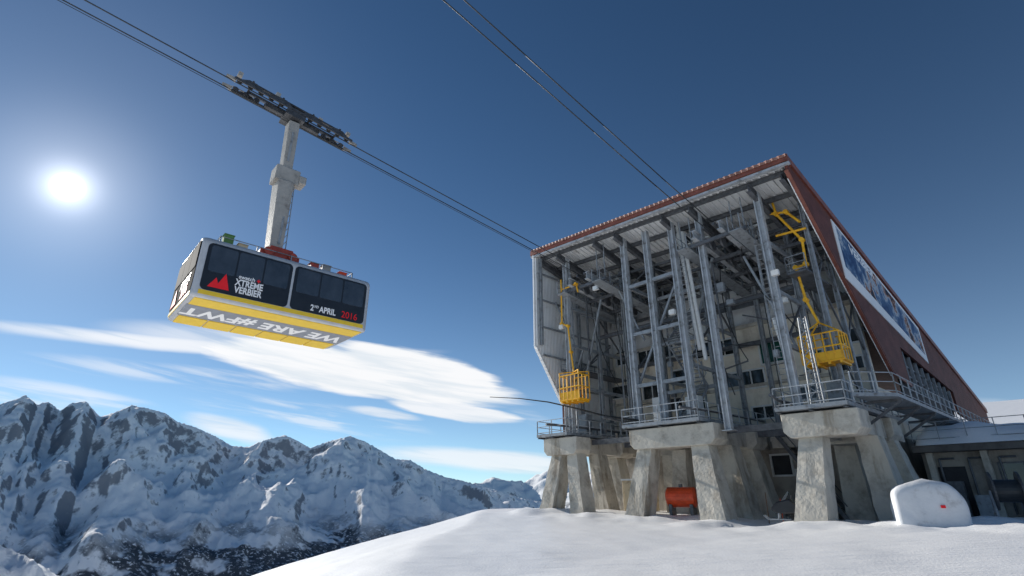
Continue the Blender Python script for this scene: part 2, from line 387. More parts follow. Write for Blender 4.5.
for z, a0, a1 in ((15.0, .8, 2.0), (12.0, 20.8, 22.2)):
    f = MB(); f.sb(a0, a1, 2.4, WB-.1, z-.12, z); f.build('gallery', MT['steel'], st)
    f = MB(); f.rail([V(a0, 2.45, z), V(a1, 2.45, z), V(a1, WB-.2, z)], 1.1, 1.5, .03); f.build('gallery_railing', MT['mid'], st)
for b, z in ((9.7, 12.9), (9.7, 16.2), (5.7, 15.2)):
    f = MB(); f.ib(V(2.7, b, z), V(20.2, b, z), .22, .34, .04); f.build('hall_girder', MT['steel'], st)
for k in range(20):
    a = random.uniform(1.2, 21.8); b = random.choice((3.0, 6.5, 9)); z = random.uniform(7, 17)
    f = MB()
    if k % 3 == 0: f.sb(a, a+random.uniform(.3, .7), b, b+.3, z, z+random.uniform(.3, .8)); f.build('junction_box', MT[random.choice(('mid', 'frame', 'steel'))], st)
    elif k % 3 == 1: f.beam(V(a, b, z), V(a+random.uniform(1, 3), b, z+random.uniform(-1.5, 1.5)), .08, .1); f.build('strut', MT['steel'], st)
    else: f.beam(V(a, b, z-3), V(a, b, min(z+3, rz(a, b)-1)), .11, .11); f.build('hanger_post', MT[random.choice(('mid', 'steel'))], st)
for a, b, z0 in ((4.0, 3.4, 12), (8.1, 3.4, 6.3), (14.8, 3.4, 9), (21.4, 3.4, 6.3), (19.2, 7.4, 6.0), (10.6, 7.6, 6.3), (3.4, 7.6, 6.3), (15.2, 9.2, 5.6)):
    f = MB(); f.tube(V(a, b, z0), V(a, b, rz(a, b)-1.1), .09, None, 8); f.build('slender_post', MT['mid'], st)
for a0, z0, a1, z1, b in ((2.6,10.2,4.9,17.5,3.3),(9.3,13.2,7.2,18.2,3.3),(13.8,13.2,16.1,18.6,3.3),(20.3,10.5,17.9,17.8,3.3),(13.8,9.2,11.6,13.2,1.9),(9.3,17.2,11.6,13.2,1.9),(20.3,14,22.4,18.5,2.2),(20.3,14,22.4,9.5,3.5)):
    f = MB(); f.beam(V(a0, b, z0), V(a1, b, z1), .13, .15); f.build('diagonal_brace', MT['mid'], st)
f = MB(); f.sb(.3, .5, 16.6, 34.4, 8.6, 12.8); f.build('recess_shade_panel', MT['dark'], st)  # near-black sheet paints the shade inside the louvred opening
for i in range(9):
    b = 17.9+i*1.9; f = MB(); f.sb(-.02, .16, b, b+.12, 9, 12.2-(b-17)*.08); f.build('louvre_post', MT['mid'], st)
for z in (9.6, 10.4, 11.2): f = MB(); f.beam(V(.22, 17, z), V(.22, 34, z-.5), .08, .1); f.build('louvre_rail', MT['mid'], st)
# concrete block and walls
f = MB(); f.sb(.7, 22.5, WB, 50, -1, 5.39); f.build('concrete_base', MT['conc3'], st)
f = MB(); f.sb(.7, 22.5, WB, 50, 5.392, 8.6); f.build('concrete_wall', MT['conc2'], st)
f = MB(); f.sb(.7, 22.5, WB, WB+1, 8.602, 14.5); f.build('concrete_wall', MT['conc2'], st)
f = MB(); f.sb(.3, 22.7, WB-.15, WB+.3, 14.502, 14.8); f.build('ledge', MT['conc'], st)
f = MB(); f.sb(.3, 22.7, WB+.4, WB+.6, 14.802, 19.0); f.build('infill_panel', MT['deck'], st)
f = MB(); f.sb(.5, 22.5, WB-.18, WB-.002, 9.6, 9.85); f.build('string_course', MT['conc'], st)
def window(u0, v0, u1, v1, pane='wglass', mull=1, b=WB):
    p, q = fp(u0, v1, b), fp(u1, v0, b); a0, a1 = sorted((p[0], q[0])); z0, z1 = sorted((p[2], q[2])); t = .13
    f = MB(); f.sb(a0, a1, b-.14, b, z0-t, z0); f.sb(a0, a1, b-.14, b, z1, z1+t); f.sb(a0-t, a0, b-.14, b, z0-t, z1+t); f.sb(a1, a1+t, b-.14, b, z0-t, z1+t)
    for i in range(mull):
        a = a0+(a1-a0)*(i+1)/(mull+1); f.sb(a-.05, a+.05, b-.1, b-.045, z0, z1)
    o = f.build('window', MT['frame'], st); f = MB(); f.sb(a0+.005, a1-.005, b-.04, b-.005, z0+.005, z1-.005); f.build('pane', MT[pane], o)
for w in ((640,349,655,367,'wglass',1),(645,383,661,400,'wglass',1),(697,342,710,359,'wglass',0),(717,339,732,357,'wglass',1),
          (729,369,763,391,'wglass',2),(763,338,784,364,'green',1),(840,356,862,373,'wglass',1),(674,369,688,385,'wglass',0),
          (755,404,788,419,'wglass',2),(690,400,705,414,'wglass',0),(806,350,822,371,'green',1),(613,385,628,399,'wglass',0),(800,470,822,486,'wglass',2),
          (775,455,790,475,'dark',0),(742,452,752,470,'dark',0),(664,345,673,358,'wglass',0),(670,397,682,411,'dark',0),(618,350,630,366,'wglass',0),(842,328,858,344,'wglass',0),(800,385,822,400,'wglass',1)): window(*w)
# piers, caps, platforms
def pier(a, b, da=0, db=0, wt=1.2, wb=1.8, top=4.75):
    f = MB(); A, B = a+da, b+db; n = 14; vs = []; ring = 12
    for k in range(n+1):
        t = k/n; z = -1.8+(top+1.8)*t; ca, cb_ = A+(a-A)*t, B+(b-B)*t; ha, hb = (wb+(wt-wb)*t)/2, (.82-.22*t)
        for (ia, ib_) in ((-1,-1),(-.33,-1),(.33,-1),(1,-1),(1,-.33),(1,.33),(1,1),(.33,1),(-.33,1),(-1,1),(-1,.33),(-1,-.33)):
            p = V(ca+ia*ha, cb_+ib_*hb, z); w = noise.noise_vector(p*1.3+Vector((a, b, 0)))*.06+noise.noise_vector(p*4)*.03
            vs.append(p+Vector((w.x, w.y, 0)))
    fs = [(k*ring+i, k*ring+(i+1) % ring, (k+1)*ring+(i+1) % ring, (k+1)*ring+i) for k in range(n) for i in range(ring)]+[tuple(range(ring)), tuple(range(n*ring, (n+1)*ring))]
    f.add(vs, fs); return f.build('pier', MT['conc'], st)
for q in ((2.1,1.5,.6,-1.5,1.2,1.9),(.2,4.6,-.5,.6,1.1,1.8),(.2,7.6,-.8,1.4,1.1,2.0),(2.8,9.2,0,.4),(13.1,1.5,1.3,-.7,1.15,1.7),(8.9,1.5,-1.1,-1.1,1.2,1.9),(8.7,4.4,-.6,.6,1.1,1.7),(8.7,7.4,-.6,1.2,1.1,1.7),(12.8,5.4,1.0,1.0,1.1,1.6),(10.8,8.9,0,.3),
          (21.6,1.5,1.3,-.7,1.1,1.6),(20.0,1.5,-.9,-.3,1.0,1.5),(20.2,4.4,-.4,.9,1.0,1.6),(20.6,7.4,-.3,1.2,1.0,1.6),(16.2,9.3,0,.4,1.1,1.5),(5.2,9.3,0,.4,1.1,1.5)): pier(*q)
for a0, a1, b0, b1 in ((-.6,3.4,.6,2.4),(-.6,3.4,6.6,8.4),(7.6,14.1,.6,2.4),(7.6,14.1,6.5,8.3),(19.2,22.8,.6,2.4),(19.2,22.8,6.5,8.3)):
    f = MB(); f.prism_y([(-a0, 5.95), (-a1, 5.95), (-a1, 4.95), (-a1+.35, 4.6), (-a0-.35, 4.6), (-a0, 4.95)], b0, b1); f.build('pier_cap', MT['conc'], st, bevel=.05)
for a in (.2, 2.6, 8.7, 13, 20.1, 22):
    f = MB(); f.sb(a-.4, a+.4, 2.42, 6.48, 4.76, 5.88); f.build('concrete_beam', MT['conc'], st)
    f = MB(); f.sb(a-.4, a+.4, 8.42, WB-.01, 4.76, 5.88); f.build('concrete_beam', MT['conc'], st)
for a0, a1 in ((3.45, 7.55), (14.15, 19.15)):
    f = MB(); f.sb(a0, a1, 8.9, 9.9, 4.76, 5.5); f.build('concrete_beam', MT['conc'], st)
for a0, a1 in ((-.3, 3.5), (8.3, 14.4), (19.8, 23.2)):
    f = MB(); f.sb(a0, a1, .2, WB-.05, 6.08, 6.3)
    pf = f.build('platform', MT['mid'], st)
    for a in (a0+.15, (a0+a1)/2, a1-.15): f = MB(); f.ib(V(a, .25, 6.02), V(a, WB-.05, 6.02), .2, .11, .03); f.build('joist', MT['steel'], pf)
    f = MB(); f.rail([V(a0+.05, WB-.1, 6.3), V(a0+.05, .25, 6.3), V(a1-.05, .25, 6.3), V(a1-.05, WB-.1, 6.3)]); f.build('railing', MT['galv'], pf)
f = MB(); f.add([V(a, b, z) for z in (6.62, 6.82) for a, b in ((-.35, 1.2), (-2.0, 3.2), (-2.0, 46), (-.2, 46))],
      [(0,3,2,1),(4,5,6,7),(0,1,5,4),(1,2,6,5),(2,3,7,6),(3,0,4,7)])
wk = f.build('walkway', MT['mid'], st)
f = MB(); f.rail([V(-.4, 1.3, 6.82), V(-1.95, 3.3, 6.82), V(-1.95, 46, 6.82)], 1.15, 1.6, .03); f.build('railing', MT['galv'], wk)
for b in range(4, 46, 4):
    f = MB(); f.beam(V(-1.9, b, 6.5), V(.45, b, 5.0), .14, .14); f.beam(V(-1.95, b, 6.55), V(.45, b, 6.55), .15, .13); f.build('bracket', MT['steel'], wk)
# columns
for a, b in ((2.6,1.5),(7,1.5),(9.3,1.5),(13.8,1.5),(20.3,1.5),(11.6,1.5),(2.6,5.6),(9.3,5.6),(13.8,5.6),(20.3,5.6),(7,9.4),(2.6,9.4),(9.3,9.4),(13.8,9.4),(16,9.4),(17.2,5.6)):
    f = MB(); z0 = 6.3 if a not in (7, 16, 17.2) else 5.4
    f.ib(V(a, b, z0), V(a, b, rz(a, b)-.75), .42, .42, .07) if b < 5 else f.ib(V(a, b, z0), V(a, b, rz(a, b)-.75), .32, .32, .06)
    f.sb(a-.35, a+.35, b-.35, b+.35, z0, z0+.06)
    f.build('column', MT['galv' if b < 5 else 'mid'], st)
for b in (1.5, 5.6):
    for z in (9.2, 13.2, 17.2):
        f = MB(); f.beam(V(9.5, b, z), V(13.6, b, z), .2, .26); f.build('cross_beam', MT['mid'], st)
for a in (2.6, 9.3, 13.8, 20.3):
    for z in (10.2, 13.8, 17.3): f = MB(); f.beam(V(a, 1.7, z), V(a, 9.3, z), .18, .26); f.build('side_beam', MT['mid'], st)
    f = MB(); f.beam(V(a, 1.75, 10.4), V(a, 5.4, 13.6), .12, .12); f.build('side_brace', MT['steel'], st)
    f = MB(); f.beam(V(a, 5.8, 17.1), V(a, 9.2, 14), .12, .12); f.build('side_brace', MT['steel'], st)
for k, (z0, z1) in enumerate(((6.3, 9.2), (9.2, 12.2), (12.2, 15.2))):
    f = MB()
    b0, b1 = (2.2, 5.3) if k % 2 == 0 else (5.3, 2.2)
    for a in (10.0, 11.1): f.beam(V(a, b0, z0), V(a, b1, z1), .06, .22)
    for i in range(12): t = (i+.5)/12; b = b0+(b1-b0)*t; z = z0+(z1-z0)*t; f.sb(10, 11.1, b-.13, b+.13, z-.02, z+.02)
    for a in (10.0, 11.1): f.tube(V(a, b0, z0+1), V(a, b1, z1+1), .03)
    f.build('stair', MT['mid'], st)
for ac in (6.1, 18.2):
    for s in (-1, 1):
        f = MB(); f.ib(V(ac+s*1.0, .6, 19.2), V(ac+s*1.0, WB, 17.9), .35, .7, .06); f.build('rope_girder', MT['galv'], st)
        f = MB(); f.beam(V(ac+s*2.0, .6, 18.4), V(ac+s*2.0, WB, 17.28), .9, .07)
        f.rail([V(ac+s*1.6, .6, 18.43), V(ac+s*1.6, WB, 17.31)]); f.rail([V(ac+s*2.42, .6, 18.43), V(ac+s*2.42, WB, 17.31)])
        for b in (1.4, 5, 9): z = 18.4-(b-.6)*.113; f.beam(V(ac+s*2.4, b, z), V(ac+s*2.4, b, rz(ac, b)-.8), .07, .07); f.beam(V(ac+s*1.6, b, z), V(ac+s*1.6, b, rz(ac, b)-.8), .07, .07)
        f.build('catwalk', MT['mid'], st)
    for b in (1.2, 4, 7, 10): f = MB(); f.beam(V(ac-2.6, b, 18.75-b*.13), V(ac+2.6, b, 18.75-b*.13), .2, .25); f.build('girder_cross_beam', MT['steel'], st)
    for s in (-.4, .4):
        f = MB(); n = 12
        for i in range(n):
            b0, b1 = 1+i*.7, 1+(i+1)*.7; g = lambda b: 19.9-.1*b-.012*(b-1)**2
            f.beam(V(ac+s, b0, g(b0)-.12), V(ac+s, b1, g(b1)-.12), .18, .22)
        f.build('rope_saddle', MT['steel'], st)
        for b in (2.2, 5.2, 8.2):
            f = MB(); f.tube(V(ac+s-.06, b, 18.9-b*.13), V(ac+s+.06, b, 18.9-b*.13), .42, None, 20); f.build('rope_sheave', MT['steel'], st)
for ac in (6.1, 18.2):
    for s in (-1, 1):
        f = MB(); f.path([V(ac+s*2.9, -.8, 6.9), V(ac+s*2.45, 1.6, 6.9), V(ac+s*2.35, WB, 6.9)], .09)
        for b in (2, 5, 8): f.beam(V(ac+s*2.38, b, 5.9), V(ac+s*2.38, b, 6.9), .1, .1)
        f.build('docking_guide', MT['steel'], st)
for a, b, z0, z1 in ((3.1,1.45,6.3,17.5),(8.7,1.45,9,18.4)):
    f = MB()
    for s in (-.2, .2): f.tube(V(a+s, b, z0), V(a+s, b, z1), .025, None, 5)
    z = z0
    while z < z1: f.tube(V(a-.2, b, z), V(a+.2, b, z), .018, None, 4); z += .35
    f.build('ladder', MT['mid'], st)
for a, b, z in ((9.7,1.1,13.8),(2.2,1.1,14.5),(20.6,1.1,15.2),(16.4,.9,17.6)):
    f = MB(); f.box(-a-.22, -a+.22, b-.3, b-.05, z, z+.35); f.beam(V(a, b-.05, z+.2), V(a, b+.3, z+.2), .06, .06); f.build('floodlight', MT['frame'], st)
for a, b, w, h in ((10.2,3,1,1.9),(11.6,4.6,1.4,1.6),(12.8,2.6,.8,2.1),(1.2,4.4,1.2,1.8),(21.6,4.2,1.1,1.9),(2.4,8.6,1.4,2.1)):
    f = MB(); f.sb(a-w/2, a+w/2, b, b+.7, 6.305, 6.3+h); f.sb(a-w/2+.08, a+w/2-.08, b-.03, b, 6.4, 6.2+h); f.build('control_cabinet', MT['mid' if w > 1 else 'frame'], st)
for k in range(9):
    a = random.uniform(3, 21); f = MB(); z = random.uniform(7, 13)
    f.path([V(a, WB-.25, z), V(a, WB-.25, 14.5), V(a, WB-.25, 17.5)], .04, 6); f.tube(V(a, WB-.2, z), V(a+random.uniform(1, 3), WB-.2, z), .035, None, 6); f.build('conduit', MT['steel'], st)
for k in range(6):
    f = MB(); a = 4+random.random()*17; b = 2+random.random()*7
    f.tube(V(a, b, rz(a, b)-.9), V(a, b, rz(a, b)-1.5), .03); f.sb(a-.9, a+.9, b-.12, b+.12, rz(a, b)-1.62, rz(a, b)-1.5); f.build('lamp', MT['frame'], st)
for (p, q) in (((703,250),(735,395)),((655,262),(668,350)),((612,292),(640,395)),((740,235),(770,300)),((770,262),(800,330)),((685,330),(760,345)),((590,300),(622,392)),((720,268),(748,360))):
    f = MB()
    P, Q = fp(*p, 4), fp(*q, 3); n = 10; pts = []
    for i in range(n+1):
        t = i/n; s_ = 4*t*(1-t)*.5; pts.append(V(P[0]+(Q[0]-P[0])*t+s_, P[1]+(Q[1]-P[1])*t, P[2]+(Q[2]-P[2])*t-s_*.6))
    f.path(pts, .035, 5); f.build('hanging_hose', MT['rubber'], st)
for u0, v0, u1, v1 in ((676,225,700,350),(682,232,706,360),(774,318,801,405)):
    f = MB(); f.tube(V(*fp(u0, v0, 2.2)), V(*fp(u1, v1, 2.2)), .14, None, 10); f.build('hydraulic_tube', MT['frame'], st)
f = MB()
P, Q = Vector(V(*fp(798,318,.9))), Vector(V(*fp(812,408,.9)))
for o in (Vector((0,0,0)), Vector((.7,0,0)), Vector((.35,.5,0))): f.tube(P+o*.6, Q+o, .05, None, 6)
for i in range(9):
    t0, t1 = i/9, (i+1)/9; f.tube((P).lerp(Q, t0), (P+Vector((.42,0,0))).lerp(Q+Vector((.7,0,0)), t1), .03, None, 5); f.tube((P+Vector((.42,0,0))).lerp(Q+Vector((.7,0,0)), t0), P.lerp(Q, t1), .03, None, 5)
f.build('lattice_mast', MT['mid'], st)
f = MB()
for b in (8.6, 9.8): f.beam(V(7.4, b, 6.2), V(3.4, b, -.1), .08, .25); f.tube(V(7.4, b, 7.2), V(3.4, b, .9), .035)
for i in range(18): t = (i+.5)/18; f.sb(7.4-4*t-.15, 7.4-4*t+.15, 8.6, 9.8, 6.2-6.3*t-.02, 6.2-6.3*t+.02)
f.build('stair', MT['steel'], st)
for a0 in (3.4, 14.5):
    for b in (3, 7): f = MB(); f.beam(V(a0, b, 5.6), V(a0+5.0, b, 5.6), .25, .4); f.build('tie_beam', MT['steel'], st)

# banner
bn = thing('banner', 'large white bordered picture banner with snowy peaks on the red brown side wall', 'banner', ST @ Matrix.Translation((.2, 8, 13)))
B0, B1 = 6.6, 26.0
T0, T1 = rz(0, B0)-.75, rz(0, B1)-.7; L0, L1 = T0-4.5, T1-3.3
f = MB(); f.prism_x([(B0, L0), (B1, L1), (B1, T1), (B0, T0)], .145, .2); f.build('banner_border', MT['letter'], bn)
def banner_mat():
    m = bpy.data.materials.new('banner_picture'); n, l = nodes_of(m); b = n['Principled BSDF']; b.inputs['Roughness'].default_value = .6; b.inputs['Specular IOR Level'].default_value = .1
    tc = n.new('ShaderNodeTexCoord'); nz = n.new('ShaderNodeTexNoise'); nz.inputs['Scale'].default_value = .35; nz.inputs['Detail'].default_value = 9; nz.inputs['Roughness'].default_value = .7
    l.new(tc.outputs['Object'], nz.inputs['Vector']); r = n.new('ShaderNodeValToRGB'); l.new(nz.outputs['Fac'], r.inputs[0])
    e = r.color_ramp.elements; e[0].position = .40; e[0].color = (.03, .07, .17, 1); e[1].position = .48; e[1].color = (.09, .17, .30, 1)
    for p, c in ((.54, (.5, .55, .6, 1)), (.58, (.32, .12, .05, 1)), (.62, (.02, .03, .05, 1))): x = e.new(p); x.color = c
    l.new(r.outputs[0], b.inputs['Base Color']); return m
f = MB(); f.prism_x([(B0+.6, L0+1.0), (B1-.5, L1+.7), (B1-.5, T1-.25), (B0+.6, T0-.35)], .203, .22); f.build('banner_picture', banner_mat(), bn)
sl = (L1-L0)/(B1-B0)
rt = Vector((0, 1, sl)).normalized(); upv = Vector((0, -rt.z, rt.y))
lettering('VERBIER', .95, (.225, B0+5.2, T0+sl*4.6-1.15), rt, upv, MT['letter'], bn, ST, .03, sx=1.5)

# annex
an = thing('service_building', 'low flat roofed service building with snow on its roof right of the station', 'building', ST @ Matrix.Translation((6, 15, 0)))
f = MB(); f.sb(-14, -.3, 13.4, 24, -1, 4.2); f.build('wall', MT['conc3'], an)
f = MB(); f.sb(-14.6, -.1, 12.2, 24.6, 4.2, 4.6); r_ = f.build('roof', MT['roofgrey'], an)
f = MB()
nb_, na_ = 14, 48; vs = []
for j in range(nb_+1):
    for i in range(na_+1):
        a = -14.55+i*14.4/na_; b = 12.1+j*12.4/nb_; e = min(1, min(j, nb_-j)*.5, min(i, na_-i)*.5)**.6
        vs.append(V(a, b, 4.62+e*(1.15+.55*noise.noise(Vector((a*.45, b*.45, 2))))))
f.add(vs, [(j*(na_+1)+i, j*(na_+1)+i+1, (j+1)*(na_+1)+i+1, (j+1)*(na_+1)+i) for j in range(nb_) for i in range(na_)]); f.build('roof_snow', MT['snow'], an, smooth=True)
for a0 in (-4.0, -8.2):
    f = MB(); f.sb(a0-1.3, a0, 13.3, 13.4, 1.8, 3.5); w_ = f.build('window', MT['steel'], an); f = MB(); f.sb(a0-1.2, a0-.1, 13.26, 13.3, 1.9, 3.4); f.build('pane', MT['wglass'], w_)
f = MB(); f.sb(-2.4, -1.0, 13.3, 13.4, 0, 3.3); f.build('door', MT['dark'], an)
for a0 in (-.6, -3.4, -6, -9, -12):
    f = MB(); f.sb(a0-.35, a0, 12.9, 13.38, -.3, 4.19); f.build('pillar', MT['conc'], an)
f = MB(); f.rail([V(-.2, 12.6, 4.9), V(-6, 12.6, 4.9), V(-14, 12.6, 4.9)], 1.2, 1.5, .025); f.build('roof_railing', MT['mid'], an)
for a0, m_n, h in ((-1.4, 'steel', 2.4), (-2.6, 'mid', 1.6), (-4.6, 'steel', 2.0), (-7.2, 'roofgrey', 2.7)):
    f = MB(); f.sb(a0-.8, a0, 12.3, 12.85, .0, h); f.build('plant_cabinet', MT[m_n], an)
for k in range(4):
    f = MB(); a = -1.2-k*1.5; f.path([V(a, 13.2, .5), V(a, 13.2, 3.8), V(a-.8, 13.2, 3.8)], .07, 6); f.build('pipe', MT['steel'], an)

# shelter
WS = Matrix.Translation((19.8, 26.9, -.1)) @ Matrix.Rotation(R(-30), 4, 'Z')
sh = thing('storage_shelter', 'pale grey boxy tarpaulin shelter with shallow peaked top in front of the low building', 'shelter', WS)
f = MB(WS); vs = []; NY, NP = 26, 44
def pw(x, e): return math.copysign(abs(x)**e, x)
for j in range(NY+1):
    ph = -math.pi/2+math.pi*j/NY; cph = abs(math.cos(ph))
    for i in range(NP+1):
        th = math.pi*i/NP
        x = -1.38*pw(math.cos(th), .28)*cph**.14; z = 2.2*pw(math.sin(th), .3)*cph**.14-.2; y = 1.35*pw(math.sin(ph), .25)
        if z > .5: z += .42*(1-abs(x)/1.4)*min(1, (z-.5)/1.2)
        w_ = noise.noise(Vector((x*1.4, y*1.4, z*1.4)))*.05+noise.noise(Vector((x*4, y*4, z*2)))*.012; vs.append((x*(1+w_), y*(1+w_), z*(1+w_)))
fs = [(j*(NP+1)+i, j*(NP+1)+i+1, (j+1)*(NP+1)+i+1, (j+1)*(NP+1)+i) for j in range(NY) for i in range(NP)]
f.add(vs, fs); cv = f.build('cover', MT['shed'], sh, smooth=True)
f = MB(WS)
for s in (-1, 1): f.tube((s*1.44, -1.2, .3), (s*1.44, 1.2, .3), .025, None, 6)
f.tube((-1.3, -1.42, .3), (1.3, -1.42, .3), .025, None, 6); f.build('lashing', MT['rubber'], sh)
f = MB(WS); f.box(.35, .52, -1.44, -1.33, 1.15, 1.27); f.build('red_emblem', MT['rletter'], sh)

# ------------------------------------------------------------------ work baskets
def basket(name, label, c, w, d, h, arms, pb, r, frame=False):
    M0 = ST @ Matrix.Translation(V(*c)); t = thing(name, label, 'work basket', M0, 'yellow work baskets in the station')
    a, b, z = c; f = MB(); rr = .05
    for zz in (z, z+h*.5, z+h):
        cs = [V(a-w/2, b-d/2, zz), V(a+w/2, b-d/2, zz), V(a+w/2, b+d/2, zz), V(a-w/2, b+d/2, zz)]
        for i in range(4): f.tube(cs[i], cs[(i+1) % 4], rr, None, 6)
    n = 5
    for i in range(n+1):
        for bb in (b-d/2, b+d/2): f.tube(V(a-w/2+w*i/n, bb, z), V(a-w/2+w*i/n, bb, z+h), rr*.8, None, 6)
    for aa in (a-w/2, a+w/2):
        for k in (1, 2): f.tube(V(aa, b-d/2+d*k/3, z), V(aa, b-d/2+d*k/3, z+h), rr*.8, None, 6)
    f.build('guard_rail', MT['yellow'], t)
    f = MB(); f.sb(a-w/2+.06, a+w/2-.06, b-d/2, b-d/2+.03, z+.05, z+h*.32); f.build('side_sheet', MT['yellow'], t)
    f = MB(); f.sb(a-w/2, a+w/2, b-d/2, b+d/2, z-.08, z-.01)
    for i in range(4): f.sb(a-w/2+.1+i*(w-.35)/3, a-w/2+.25+i*(w-.35)/3, b-d/2-.02, b+d/2+.02, z-.22, z-.082)
    f.build('floor', MT['yellow'], t)
    f = MB(); top = V(a, b, z+h+(.35 if frame else .9))
    for s in (-1, 1):
        for q in (-1, 1):
            if frame: f.tube(V(a+s*w/2, b+q*d/2, z+h), V(a+s*w/2, b+q*d/2, z+h+.3), .05, None, 6)
            f.tube(V(a+s*w/2, b+q*d/2, z+h+(.3 if frame else 0)), top, .045, None, 6)
    f.build('hanger_bar', MT['yellow'], t)
    for k, pts in enumerate(arms):
        P = [V(*fp(u, v, pb)) for u, v in pts]+([top] if k == 0 else [])
        f = MB(); f.path(P, r, 8)
        for p in P[1:-1]: f.tube(p+Vector((0,-.16,0)), p+Vector((0,.16,0)), r*1.9, None, 12)
        f.build('arm', MT['yellow'], t)
    return t
c = fp(827, 360, 3.3)
basket('work_basket', 'yellow work basket on a jointed arm near the right side wall', (c[0], 3.3, c[2]-.2), 2.3, 1.5, 1.7,
       [[(770,196),(776,214),(802,240),(806,264),(796,268),(806,300)], [(770,214),(786,212),(800,222)], [(776,236),(806,228)]], 3.3, .085)
c = fp(575, 399, 1.0)
basket('work_basket', 'yellow work basket hanging at the left end of the station front', (c[0], 1.0, c[2]-.1), 2.1, 1.3, 2.0,
       [[(561,280),(562,324),(568,326),(571,352)], [(561,290),(576,284),(578,292)]], 1.0, .07, True)

f = MB(); pts = [V(*fp(u, v, 1.2-i*.1)) for i, (u, v) in enumerate(((640,421),(605,416),(575,408),(548,402),(520,398.5),(490,397)))]
for i in range(len(pts)-1): f.tube(pts[i], pts[i+1], .09-.012*i, .09-.012*(i+1), 8)
tag(f.build('boom_pole', MT['rubber'], None), 'long dark curved pole jutting left from the station platform', 'pole')

# ------------------------------------------------------------------ ropes
def cable(name, a, g, b0, b1, r, label, group, m='rope'):
    f = MB(); n = 24; pts = [V(a, b0+(b1-b0)*i/n, g(b0+(b1-b0)*i/n)) for i in range(n+1)]
    f.path(pts, r, 7); return tag(f.build(name, MT[m], None, smooth=True), label, 'cable', group)
g1 = lambda b: 20.0-.1*b
g2 = lambda b: 19.9-.17*b if b < 0 else 19.9-.1*b
for a, s in ((17.8, 'near'), (18.6, 'far')):
    cable('track_cable', a, g1, -150, 1.6, .035, 'dark steel track rope that the cable car hangs from, %s one of the pair' % ('nearer' if s == 'near' else 'farther'), 'track ropes')
for a, s in ((5.75, 'right'), (6.5, 'left')):
    cable('track_cable', a, g2, -150, 1.6, .035, 'dark steel track rope running empty into the right bay, %s one of the pair' % s, 'track ropes')
cable('haul_cable', 18.2, lambda b: 19.55-.1*b, -150, 3, .018, 'thin haul rope just under the track ropes above the cable car', 'haul ropes')
cable('haul_cable', 6.12, lambda b: 19.4-.165*b, -150, 3, .016, 'thin haul rope running empty into the right bay', 'haul ropes')

# ------------------------------------------------------------------ cable car
HW, HL, HH = 2.5, 4.2, 3.0
CB = ST @ Matrix.Translation(V(18.6, -23.75, 9.75))
cc = thing('cable_car', 'large black, yellow and white cable car hanging on a tall steel arm', 'cable car', CB)
def rr_prof(hw, z0, z1, rb, rt, n=6, kx=1, kz=1):
    pts = []
    for cx, cz, r, t0 in ((hw-rb, z0+rb, rb, -90), (hw-rt, z1-rt, rt, 0), (-hw+rt, z1-rt, rt, 90), (-hw+rb, z0+rb, rb, 180)):
        for i in range(n+1): t = R(t0+90*i/n); pts.append((cx+math.cos(t)*r, cz+math.sin(t)*r))
    zc = (z0+z1)/2
    return [(x*kx, zc+(z-zc)*kz) for x, z in pts]
def rrect(a0, a1, z0, z1, r, n=6):
    pts = []
    for cx, cz, t0 in ((a1-r, z0+r, -90), (a1-r, z1-r, 0), (a0+r, z1-r, 90), (a0+r, z0+r, 180)):
        for i in range(n+1): t = R(t0+90*i/n); pts.append((cx+math.cos(t)*r, cz+math.sin(t)*r))
    return pts
half = [(HL, .93, .96), (HL-.015, .95, .975), (HL-.05, .97, .985), (HL-.12, .985, .995), (HL-.2, .995, 1), (HL-.3, 1, 1)]
secs = [(-y, kx, kz) for y, kx, kz in half]+[(y, kx, kz) for y, kx, kz in half[::-1]]
f = MB(CB); vs = []; n = 28; ns = len(secs)
for y, kx, kz in secs: vs += [(x, y, z) for x, z in rr_prof(HW, 0, HH, .16, .42, 6, kx, kz)]
fs = [(j*n+i, j*n+(i+1) % n, (j+1)*n+(i+1) % n, (j+1)*n+i) for j in range(ns-1) for i in range(n)]+[tuple(range(n))[::-1], tuple(range((ns-1)*n, ns*n))]
f.add(vs, fs); body = f.build('body', MT['white'], cc)
for s in (1, -1):
    X = lambda x0, x1: (min(s*x0, s*x1), max(s*x0, s*x1))
    for y0, y1 in ((-3.95, -.1), (.02, 3.95)):
        f = MB(CB); f.prism_x(rrect(y0, y1, .37, 2.66, .22), *X(HW-.01, HW+.015)); f.build('side_panel', MT['black'], cc)
        k = 3; L = (y1-y0-.24)/k
        for i in range(k):
            f = MB(CB); f.prism_x(rrect(y0+.12+i*L+.035, y0+.12+(i+1)*L-.035, 1.28, 2.56, .12), *X(HW+.015, HW+.032)); f.build('window', MT['glass'], cc)
    f = MB(CB); f.box(*X(HW-.01, HW+.025), -3.95, 3.95, .15, .35); f.build('yellow_stripe', MT['cyellow'], cc)
    yy = sorted((s*-(HL-.01), s*-(HL+.025))); f = MB(CB); f.prism_y(rrect(-2.26, 2.26, .30, 2.86, .34), yy[0], yy[1]); f.build('end_panel', MT['mblack'], cc)
    for i in range(3):
        yy = sorted((s*-(HL+.026), s*-(HL+.04))); f = MB(CB); f.prism_y(rrect(-2.14+i*1.44, -.74+i*1.44, 1.5, 2.74, .12), yy[0], yy[1]); f.build('window', MT['mglass'], cc)
    yy = sorted((s*-(HL-.01), s*-(HL+.03))); f = MB(CB); f.box(-2.2, 2.2, yy[0], yy[1], .12, .28); f.build('yellow_stripe', MT['cyellow'], cc)
